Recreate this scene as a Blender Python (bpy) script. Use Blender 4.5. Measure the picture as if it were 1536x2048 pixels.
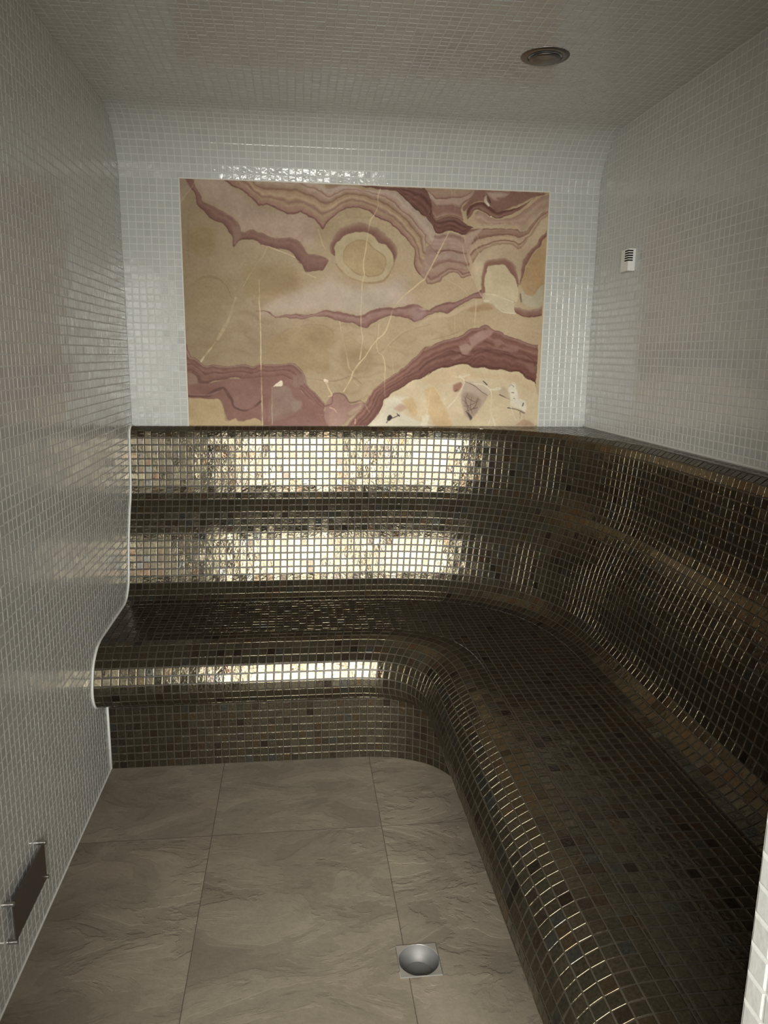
import bpy, bmesh, math, random
import numpy as np
from mathutils import Vector, Matrix

for o in list(bpy.data.objects): bpy.data.objects.remove(o, do_unlink=True)
sc = bpy.context.scene
COL = sc.collection

# ---------------- camera, light, exposure ----------------
cam_d = bpy.data.cameras.new('camera'); cam = bpy.data.objects.new('camera', cam_d); COL.objects.link(cam)
cam.location = (0, 0, 1.5)
cam.rotation_euler = tuple(math.radians(a) for a in (78.346362, -0.718868, -6.516012))
cam_d.sensor_fit = 'VERTICAL'; cam_d.sensor_height = 36.0; cam_d.sensor_width = 27.0
cam_d.lens = 1517.285/2048*36.0; cam_d.clip_start = .02; cam_d.clip_end = 60
sc.camera = cam

w = bpy.data.worlds.new('daylight'); sc.world = w; w.use_nodes = True
bg = w.node_tree.nodes['Background']; bg.inputs[0].default_value = (.95, .97, 1, 1); bg.inputs[1].default_value = 1.0

def area(name, loc, rot, sx, sy, power, col):
    l = bpy.data.lights.new(name, 'AREA'); l.shape = 'RECTANGLE'; l.size = sx; l.size_y = sy; l.energy = power; l.color = col
    o = bpy.data.objects.new(name, l); COL.objects.link(o); o.location = loc; o.rotation_euler = rot; return o
# daylight through the wide window of the room in front of the steam room (wall at y = -2.6)
WINZ0, WINZ1, WINY = .75, 3.5, -2.6
WINS = [(-1.95, 1.0, 23.0)]          # x from, x to, brightness
for k, (wa, wb, rad) in enumerate(WINS):
    area('window_daylight', ((wa+wb)/2, WINY-.02, (WINZ0+WINZ1)/2), (math.radians(90), 0, 0), wb-wa, WINZ1-WINZ0, rad*math.pi*(wb-wa)*(WINZ1-WINZ0), (1, .988, .925))

vs = sc.view_settings; vs.view_transform = 'Standard'; vs.look = 'None'; vs.gamma = 1; vs.use_curve_mapping = False; vs.exposure = 0
sc.cycles.use_denoising = True
sc.cycles.max_bounces = 10; sc.cycles.diffuse_bounces = 6; sc.cycles.glossy_bounces = 5
sc.cycles.sample_clamp_indirect = 8.0
sc.cycles.caustics_reflective = True

# ---------------- room measures (metres) ----------------
XL, XR, YB = -.691, 1.296, 3.32          # left, right and back wall planes
YF = .70                                  # inner face of the entrance wall
ZC = 2.42                                 # ceiling
DL, DR, DZ = -.43, .513, 2.08             # doorway
P_WALL, P_BENCH = .028, .0288             # mosaic pitches

# ---------------- helpers ----------------
def nd(nt, t, **kw):
    n = nt.nodes.new(t)
    for k, v in kw.items():
        if k.startswith('i_'): n.inputs[k[2:].replace('_', ' ')].default_value = v
        else: setattr(n, k, v)
    return n
def new_mat(name):
    m = bpy.data.materials.new(name); m.use_nodes = True
    return m, m.node_tree, m.node_tree.nodes['Principled BSDF']
def simple(name, col, rough=.5, metal=0., spec=.5, noise=0, nscale=40, bump=0):
    m, nt, b = new_mat(name)
    b.inputs['Base Color'].default_value = (*col, 1); b.inputs['Roughness'].default_value = rough
    b.inputs['Metallic'].default_value = metal; b.inputs['Specular IOR Level'].default_value = spec
    tc = nd(nt, 'ShaderNodeTexCoord'); nz = nd(nt, 'ShaderNodeTexNoise', i_Scale=nscale, i_Detail=4.)
    nt.links.new(tc.outputs['Object'], nz.inputs['Vector'])
    if noise:
        mx = nd(nt, 'ShaderNodeMix', data_type='RGBA', blend_type='MULTIPLY'); mx.inputs[0].default_value = noise
        mx.inputs[6].default_value = (*col, 1); nt.links.new(nz.outputs[0], mx.inputs[7]); nt.links.new(mx.outputs[2], b.inputs['Base Color'])
    if bump:
        bp = nd(nt, 'ShaderNodeBump', i_Strength=bump, i_Distance=.002); nt.links.new(nz.outputs[0], bp.inputs['Height']); nt.links.new(bp.outputs[0], b.inputs['Normal'])
    return m

def mesh_obj(name, verts, faces, mats, parent=None, mat_idx=None, rand=None, smooth=None):
    me = bpy.data.meshes.new(name); me.from_pydata([tuple(v) for v in verts] if not isinstance(verts, np.ndarray) else verts.tolist(), [], faces)
    for m in mats: me.materials.append(m)
    if mat_idx is not None: me.polygons.foreach_set('material_index', np.asarray(mat_idx, np.int32))
    if smooth is not None: me.polygons.foreach_set('use_smooth', np.asarray(smooth, bool))
    if rand is not None:
        a = me.attributes.new('tile_rand', 'FLOAT_COLOR', 'FACE')
        a.data.foreach_set('color', np.asarray(rand, np.float32).ravel())
    me.update(); me.validate()
    o = bpy.data.objects.new(name, me); COL.objects.link(o)
    if parent: o.parent = parent
    return o
def bm_obj(name, bm, mat, parent=None, smooth=False):
    me = bpy.data.meshes.new(name); bm.to_mesh(me); bm.free(); me.materials.append(mat)
    if smooth: me.polygons.foreach_set('use_smooth', np.ones(len(me.polygons), bool))
    o = bpy.data.objects.new(name, me); COL.objects.link(o)
    if parent: o.parent = parent
    return o
def tag(o, label, cat, group=None, kind=None):
    if label: o['label'] = label
    if cat: o['category'] = cat
    if group: o['group'] = group
    if kind: o['kind'] = kind
    return o
def struct(o, label=None): o['kind'] = 'structure'; o['label'] = label or o.name; return o
def empty(name, loc): o = bpy.data.objects.new(name, None); COL.objects.link(o); o.location = loc; o.empty_display_size = .05; return o
def add_box(bm, x0, x1, y0, y1, z0, z1, bev=0):
    r = bmesh.ops.create_cube(bm, size=1); vs_ = r['verts']
    for v in vs_: v.co = Vector(((x0+x1)/2+v.co.x*(x1-x0), (y0+y1)/2+v.co.y*(y1-y0), (z0+z1)/2+v.co.z*(z1-z0)))
    if bev:
        es = list({e for v in vs_ for e in v.link_edges})
        bmesh.ops.bevel(bm, geom=es, offset=bev, segments=2, affect='EDGES', profile=.5)
def tube(pts, r, n=8):
    """closed-end tube along pts"""
    pts = [Vector(p) for p in pts]; V, F = [], []
    up = Vector((1, 0, 0))
    for i, p in enumerate(pts):
        t = (pts[min(i+1, len(pts)-1)]-pts[max(i-1, 0)]).normalized()
        a = up if abs(t.dot(up)) < .9 else Vector((0, 0, 1))
        b = t.cross(a).normalized(); c = t.cross(b).normalized()
        for k in range(n):
            q = 2*math.pi*k/n; V.append(p+(b*math.cos(q)+c*math.sin(q))*r)
    for i in range(len(pts)-1):
        for k in range(n): F.append((i*n+k, i*n+(k+1) % n, (i+1)*n+(k+1) % n, (i+1)*n+k))
    F.append(tuple(range(n))[::-1]); F.append(tuple(range((len(pts)-1)*n, len(pts)*n)))
    return V, F

RNG = np.random.default_rng(11)
class Mosaic:
    """grout bed plus individually tilted, bevelled tiles, gathered into one mesh"""
    def __init__(s, arris=(25, 90)): s.ARRIS = arris; s.V, s.F, s.M, s.R, s.S, s.n = [], [], [], [], [], 0
    def quads(s, a, b, c, d, grout, h, bev, tilt, rand=None, flip=False):
        """a,b,c,d: (N,3) cell corners; tiles sit on the bed and stand h proud"""
        if flip: b, d = d.copy(), b.copy()
        N = len(a); C = (a+b+c+d)/4
        nrm = np.cross(c-a, d-b); nrm /= np.linalg.norm(nrm, axis=1)[:, None]+1e-12
        e1 = (b-a+c-d)/2; e2 = (d-a+c-b)/2
        l1 = np.linalg.norm(e1, axis=1)[:, None]; l2 = np.linalg.norm(e2, axis=1)[:, None]
        def ring(inset, hh):
            out = []
            for (sx, sy), p in zip(((-1, -1), (1, -1), (1, 1), (-1, 1)), (a, b, c, d)):
                q = p-e1*(sx*inset/l1)-e2*(sy*inset/l2)
                out.append(q+nrm*hh)
            return np.stack(out, 1)
        jit = RNG.normal(0, .00018, (N, 1, 3))
        # rounded arris: rings from the bed up to the flat face
        rings = [ring(grout/2, -.0006)]
        for an in np.radians(s.ARRIS): rings.append(ring(grout/2+bev*(1-math.cos(an)), h-bev*.62*(1-math.sin(an))))
        t1, t2 = RNG.normal(0, tilt, (2, N, 1)); sgn = np.array([(-1, -1), (1, -1), (1, 1), (-1, 1)])
        lift = (t1*l1/2)*sgn[None, :, 0]+(t2*l2/2)*sgn[None, :, 1]
        rings = rings[:1]+[q+nrm[:, None, :]*lift[..., None] for q in rings[1:]]
        m = len(rings); V = np.concatenate(rings, 1)+jit     # N,4m,3
        base = s.n+4*m*np.arange(N)[:, None]
        fs = [base+np.arange(4*m-4, 4*m)]
        for q in range(m-1):
            for k in range(4):
                k2 = (k+1) % 4; fs.append(base+np.array([4*q+k, 4*q+k2, 4*q+4+k2, 4*q+4+k]))
        nf = len(fs); Fq = np.stack(fs, 1).reshape(-1, 4)
        s.V.append(V.reshape(-1, 3)); s.F += Fq.tolist(); s.n += 4*m*N
        if rand is None: rand = RNG.random((N, 4))
        s.R.append(np.repeat(rand, nf, 0)); s.M.append(np.zeros(nf*N, np.int32)); s.S.append(np.zeros(nf*N, bool))
    def bed(s, P, flip=False):
        """P: (ni,nj,3) lattice surface"""
        ni, nj = P.shape[:2]; idx = s.n+np.arange(ni*nj).reshape(ni, nj)
        q = np.stack([idx[:-1, :-1], idx[1:, :-1], idx[1:, 1:], idx[:-1, 1:]], -1).reshape(-1, 4)
        if flip: q = q[:, ::-1]
        s.V.append(P.reshape(-1, 3)); s.F += q.tolist(); s.n += ni*nj
        s.R.append(np.zeros((len(q), 4))); s.M.append(np.ones(len(q), np.int32)); s.S.append(np.ones(len(q), bool))
    def lattice(s, P, grout, h, bev, tilt, flip=False, mask=None):
        a, b, c, d = P[:-1, :-1], P[1:, :-1], P[1:, 1:], P[:-1, 1:]
        f = lambda q: (q.reshape(-1, 3) if mask is None else q[mask])
        s.quads(f(a), f(b), f(c), f(d), grout, h, bev, tilt, flip=flip)
        s.bed(P, flip)
    def polys(s, polys, z, grout, h, bev, tilt):
        """clipped flat tiles (list of ccw xy polygons) lying on a horizontal bed"""
        for p in polys:
            p = np.asarray(p, float); n = len(p)
            c = p.mean(0); 
            def inset(q, r):
                out = []
                for i in range(n):
                    a, b, d = q[i-1], q[i], q[(i+1) % n]
                    u = (b-a)/(np.linalg.norm(b-a)+1e-9); v = (d-b)/(np.linalg.norm(d-b)+1e-9)
                    nu, nv = np.array([-u[1], u[0]]), np.array([-v[1], v[0]])
                    m = nu+nv; k = max(.35, 1+float(nu@nv)); out.append(b+m*r/k)
                return np.array(out)
            q0, q1, q2 = inset(p, grout/2), inset(p, grout/2+bev*.25), inset(p, grout/2+bev)
            t = RNG.normal(0, tilt, 2)
            lift = lambda q: ((q-c)@t)
            V = np.vstack([np.c_[q0, np.full(n, z-.0006)], np.c_[q1, z+h-bev*.55+lift(q1)], np.c_[q2, z+h+lift(q2)]])
            b0 = s.n; fs = [list(range(b0+2*n, b0+3*n))]
            for k in range(n):
                k2 = (k+1) % n
                fs.append([b0+k, b0+k2, b0+n+k2, b0+n+k]); fs.append([b0+n+k, b0+n+k2, b0+2*n+k2, b0+2*n+k])
            s.V.append(V); s.F += fs; s.n += 3*n
            s.R.append(np.repeat(RNG.random((1, 4)), len(fs), 0)); s.M.append(np.zeros(len(fs), np.int32)); s.S.append(np.zeros(len(fs), bool))
    def build(s, name, tile, grout, parent=None):
        return mesh_obj(name, np.vstack(s.V), s.F, [tile, grout], parent, np.concatenate(s.M), np.vstack(s.R), np.concatenate(s.S))

def resample(pts, n):
    P = np.asarray(pts, float); L = np.r_[0, np.cumsum(np.linalg.norm(np.diff(P, axis=0), axis=1))]
    t = np.linspace(0, L[-1], n+1); return np.stack([np.interp(t, L, P[:, k]) for k in range(P.shape[1])], 1)
def length(pts): return float(np.linalg.norm(np.diff(np.asarray(pts, float), axis=0), axis=1).sum())
def smooth_line(P, n=12):
    P = np.asarray(P, float); Q = np.vstack([2*P[0]-P[1], P, 2*P[-1]-P[-2]]); out = []
    t = np.linspace(0, 1, n, endpoint=False)[:, None]
    for i in range(1, len(Q)-2):
        a, b, c, d = Q[i-1:i+3]; m1, m2 = (c-a)/2, (d-b)/2
        out.append((2*t**3-3*t**2+1)*b+(t**3-2*t**2+t)*m1+(-2*t**3+3*t**2)*c+(t**3-t**2)*m2)
    out.append(P[-1:]); return np.vstack(out)

# ---------------- materials ----------------
def white_tile_mat():
    m, nt, b = new_mat('white_glass_mosaic'); L = nt.links.new
    at = nd(nt, 'ShaderNodeAttribute', attribute_name='tile_rand'); sp = nd(nt, 'ShaderNodeSeparateColor'); L(at.outputs['Color'], sp.inputs[0])
    r = nd(nt, 'ShaderNodeValToRGB'); L(sp.outputs[0], r.inputs[0])
    r.color_ramp.elements[0].color = (.545, .548, .52, 1); r.color_ramp.elements[1].color = (.585, .588, .56, 1)
    L(r.outputs[0], b.inputs['Base Color'])
    mr = nd(nt, 'ShaderNodeMapRange'); mr.inputs[3].default_value = .06; mr.inputs[4].default_value = .16; L(sp.outputs[1], mr.inputs[0]); L(mr.outputs[0], b.inputs['Roughness'])
    b.inputs['Specular IOR Level'].default_value = .48
    tc = nd(nt, 'ShaderNodeTexCoord'); nz = nd(nt, 'ShaderNodeTexNoise', i_Scale=75., i_Detail=2.); L(tc.outputs['Object'], nz.inputs['Vector'])
    bp = nd(nt, 'ShaderNodeBump', i_Strength=.16, i_Distance=.004); L(nz.outputs[0], bp.inputs['Height']); L(bp.outputs[0], b.inputs['Normal'])
    return m
def gold_tile_mat():
    m, nt, b = new_mat('bronze_gold_mosaic'); L = nt.links.new
    at = nd(nt, 'ShaderNodeAttribute', attribute_name='tile_rand'); sp = nd(nt, 'ShaderNodeSeparateColor'); L(at.outputs['Color'], sp.inputs[0])
    r = nd(nt, 'ShaderNodeValToRGB'); r.color_ramp.interpolation = 'CONSTANT'; L(sp.outputs[0], r.inputs[0])
    cols = [(0, (0.103, 0.090, 0.059)), (.18, (0.112, 0.096, 0.064)), (.36, (0.098, 0.085, 0.057)), (.52, (0.117, 0.102, 0.070)), (.66, (0.105, 0.094, 0.065)), (.78, (0.083, 0.067, 0.046)),
            (.85, (0.120, 0.090, 0.054)), (.895, (0.108, 0.075, 0.047)), (.92, (0.097, 0.095, 0.080)), (.955, (0.088, 0.073, 0.057)), (.98, (0.049, 0.039, 0.027))]
    els = r.color_ramp.elements
    while len(els) < len(cols): els.new(.5)
    for e, (p, c) in zip(els, cols): e.position = p; e.color = (*c, 1)
    tc = nd(nt, 'ShaderNodeTexCoord')
    # flecked foil under the glass
    n2 = nd(nt, 'ShaderNodeTexNoise', i_Scale=150., i_Detail=3., i_Roughness=.7); L(tc.outputs['Object'], n2.inputs['Vector'])
    r2 = nd(nt, 'ShaderNodeValToRGB'); L(n2.outputs[0], r2.inputs[0]); r2.color_ramp.elements[0].position = .3; r2.color_ramp.elements[1].position = .7
    r2.color_ramp.elements[0].color = (.62, .58, .52, 1); r2.color_ramp.elements[1].color = (1.22, 1.22, 1.25, 1)
    mx = nd(nt, 'ShaderNodeMix', data_type='RGBA', blend_type='MULTIPLY'); mx.inputs[0].default_value = 1
    L(r.outputs[0], mx.inputs[6]); L(r2.outputs[0], mx.inputs[7]); L(mx.outputs[2], b.inputs['Base Color'])
    b.inputs['Metallic'].default_value = .84
    mr = nd(nt, 'ShaderNodeMapRange'); mr.inputs[3].default_value = .13; mr.inputs[4].default_value = .25; L(sp.outputs[1], mr.inputs[0]); L(mr.outputs[0], b.inputs['Roughness'])
    nz = nd(nt, 'ShaderNodeTexNoise', i_Scale=90., i_Detail=2.); L(tc.outputs['Object'], nz.inputs['Vector'])
    bp = nd(nt, 'ShaderNodeBump', i_Strength=.22, i_Distance=.004); L(nz.outputs[0], bp.inputs['Height']); L(bp.outputs[0], b.inputs['Normal'])
    return m
def floor_mat():
    m, nt, b = new_mat('slate_look_floor_tile'); L = nt.links.new
    geo = nd(nt, 'ShaderNodeNewGeometry'); sep = nd(nt, 'ShaderNodeSeparateXYZ'); L(geo.outputs['Position'], sep.inputs[0])
    def math_(op, a, b_=None, c=None):
        n = nd(nt, 'ShaderNodeMath', operation=op)
        for i, v in enumerate((a, b_, c)):
            if v is None: continue
            if isinstance(v, (int, float)): n.inputs[i].default_value = v
            else: L(v, n.inputs[i])
        return n.outputs[0]
    tx = math_('DIVIDE', math_('SUBTRACT', sep.outputs[0], .262), .542); ty = math_('DIVIDE', math_('SUBTRACT', sep.outputs[1], 2.197), 1.085)
    fx, fy = math_('FRACT', tx), math_('FRACT', ty)
    ex = math_('MULTIPLY', math_('MINIMUM', fx, math_('SUBTRACT', 1., fx)), .542); ey = math_('MULTIPLY', math_('MINIMUM', fy, math_('SUBTRACT', 1., fy)), 1.085)
    edge = math_('MINIMUM', ex, ey); joint = math_('LESS_THAN', edge, .0011)
    cid = nd(nt, 'ShaderNodeCombineXYZ'); L(math_('FLOOR', tx), cid.inputs[0]); L(math_('FLOOR', ty), cid.inputs[1])
    wn = nd(nt, 'ShaderNodeTexWhiteNoise'); L(cid.outputs[0], wn.inputs['Vector'])
    off = nd(nt, 'ShaderNodeVectorMath', operation='MULTIPLY_ADD'); L(wn.outputs['Color'], off.inputs[0]); off.inputs[1].default_value = (7, 7, 7); L(geo.outputs['Position'], off.inputs[2])
    rot = nd(nt, 'ShaderNodeMapping'); rot.inputs['Rotation'].default_value = (0, 0, math.radians(-32)); rot.inputs['Scale'].default_value = (1., 1.75, 1.); L(off.outputs[0], rot.inputs[0])
    big = nd(nt, 'ShaderNodeTexNoise', i_Scale=2.1, i_Detail=7., i_Roughness=.6, i_Distortion=.5); L(rot.outputs[0], big.inputs['Vector'])
    r = nd(nt, 'ShaderNodeValToRGB'); L(big.outputs[0], r.inputs[0]); e = r.color_ramp.elements
    e[0].position = .30; e[0].color = (.232, .194, .146, 1); e[1].position = .72; e[1].color = (.290, .249, .190, 1)
    x = e.new(.5); x.color = (.235, .199, .150, 1); x = e.new(.62); x.color = (.250, .213, .161, 1)
    fine = nd(nt, 'ShaderNodeTexNoise', i_Scale=55., i_Detail=6., i_Roughness=.7); L(off.outputs[0], fine.inputs['Vector'])
    rf = nd(nt, 'ShaderNodeMapRange'); L(fine.outputs[0], rf.inputs[0]); rf.inputs[1].default_value = .3; rf.inputs[2].default_value = .7; rf.inputs[3].default_value = .9; rf.inputs[4].default_value = 1.08
    tint = nd(nt, 'ShaderNodeMapRange'); L(wn.outputs['Value'], tint.inputs[0]); tint.inputs[3].default_value = .92; tint.inputs[4].default_value = 1.07
    mul = nd(nt, 'ShaderNodeVectorMath', operation='SCALE'); L(r.outputs[0], mul.inputs[0]);
    # cleft ledges of the slate relief
    led = nd(nt, 'ShaderNodeTexNoise', i_Scale=3.6, i_Detail=9., i_Roughness=.58, i_Distortion=.55); L(rot.outputs[0], led.inputs['Vector'])
    step = nd(nt, 'ShaderNodeValToRGB'); L(led.outputs[0], step.inputs[0]); se = step.color_ramp.elements
    se[0].position = .0; se[0].color = (0, 0, 0, 1); se[1].position = 1; se[1].color = (1, 1, 1, 1)
    for p, v in ((.40, .18), (.425, .36), (.50, .45), (.518, .62), (.60, .70), (.62, .86)): q = se.new(p); q.color = (v, v, v, 1)
    cs = nd(nt, 'ShaderNodeMapRange'); L(step.outputs[0], cs.inputs[0]); cs.inputs[1].default_value = .15; cs.inputs[2].default_value = .75; cs.inputs[3].default_value = .80; cs.inputs[4].default_value = 1.10
    L(math_('MULTIPLY', math_('MULTIPLY', rf.outputs[0], tint.outputs[0]), cs.outputs[0]), mul.inputs['Scale'])
    pits = nd(nt, 'ShaderNodeTexVoronoi', i_Scale=9.); L(off.outputs[0], pits.inputs['Vector'])
    pit = math_('LESS_THAN', pits.outputs['Distance'], .045)
    pitmask = math_('MULTIPLY', pit, math_('GREATER_THAN', big.outputs[0], .56))
    mk = nd(nt, 'ShaderNodeTexNoise', i_Scale=2.3, i_Detail=3.); L(off.outputs[0], mk.inputs['Vector'])
    mm = nd(nt, 'ShaderNodeMapRange', interpolation_type='SMOOTHSTEP'); L(mk.outputs[0], mm.inputs[0]); mm.inputs[1].default_value = .47; mm.inputs[2].default_value = .62; mm.inputs[3].default_value = .28
    hgt = math_('ADD', math_('MULTIPLY', step.outputs[0], mm.outputs[0]), math_('MULTIPLY', fine.outputs[0], .10))
    hgt = math_('SUBTRACT', hgt, math_('ADD', math_('MULTIPLY', joint, .5), math_('MULTIPLY', pitmask, .6)))
    bp = nd(nt, 'ShaderNodeBump', i_Strength=.95, i_Distance=.007); L(hgt, bp.inputs['Height']); L(bp.outputs[0], b.inputs['Normal'])
    mj = nd(nt, 'ShaderNodeMix', data_type='RGBA'); L(joint, mj.inputs[0]); L(mul.outputs[0], mj.inputs[6]); mj.inputs[7].default_value = (.10, .08, .065, 1)
    L(mj.outputs[2], b.inputs['Base Color']); b.inputs['Roughness'].default_value = .62; b.inputs['Specular IOR Level'].default_value = .28
    return m

M_WHITE = white_tile_mat(); M_WGROUT = simple('white_grout', (.745, .745, .705), .7, 0, .2, .12, 60)
M_GOLD = gold_tile_mat(); M_BGROUT = simple('taupe_grout', (.062, .052, .038), .42, 0, .5, .3, 300)
M_SEAL = simple('white_silicone', (.86, .86, .82), .35, 0, .45, .06, 200)
M_FLOOR = floor_mat()
M_STEEL = simple('brushed_steel', (.56, .55, .52), .3, 1, .5, .2, 250, .05)
M_DARK = simple('dark_steel_plate', (.17, .15, .125), .45, .6, .4, .25, 120)
M_PLASTIC = simple('white_plastic', (.92, .92, .87), .4, 0, .5, .05, 100)
M_SLOT = simple('dark_slot', (.012, .012, .012), .6, 0, .2, .2, 100)
M_PLASTER = simple('plaster', (.16, .15, .135), .8, 0, .2, .1, 30, .1)
STONE_GAIN = 1.03; STONE_DESAT = .15
SENS = (.030, 2.907, 2.975, .082)
BACK_PTS = [(.040, 1.1955), (.058, 1.186), (.068, 1.168), (.074, 1.125), (.082, 1.064), (.090, 1.005), (.097, .964), (.116, .906), (.142, .86), (.168, .804), (.190, .752), (.205, .700),
    (.217, .652), (.230, .600), (.244, .568), (.268, .542), (.296, .522), (.335, .5125)]
FRONT_PTS = [(.675, .5125), (.72, .511), (.757, .5055), (.790, .490), (.815, .472), (.832, .452), (.844, .425), (.854, .396), (.857, .372), (.851, .346), (.835, .320), (.808, .303), (.770, .297), (.690, .297)]
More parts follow.
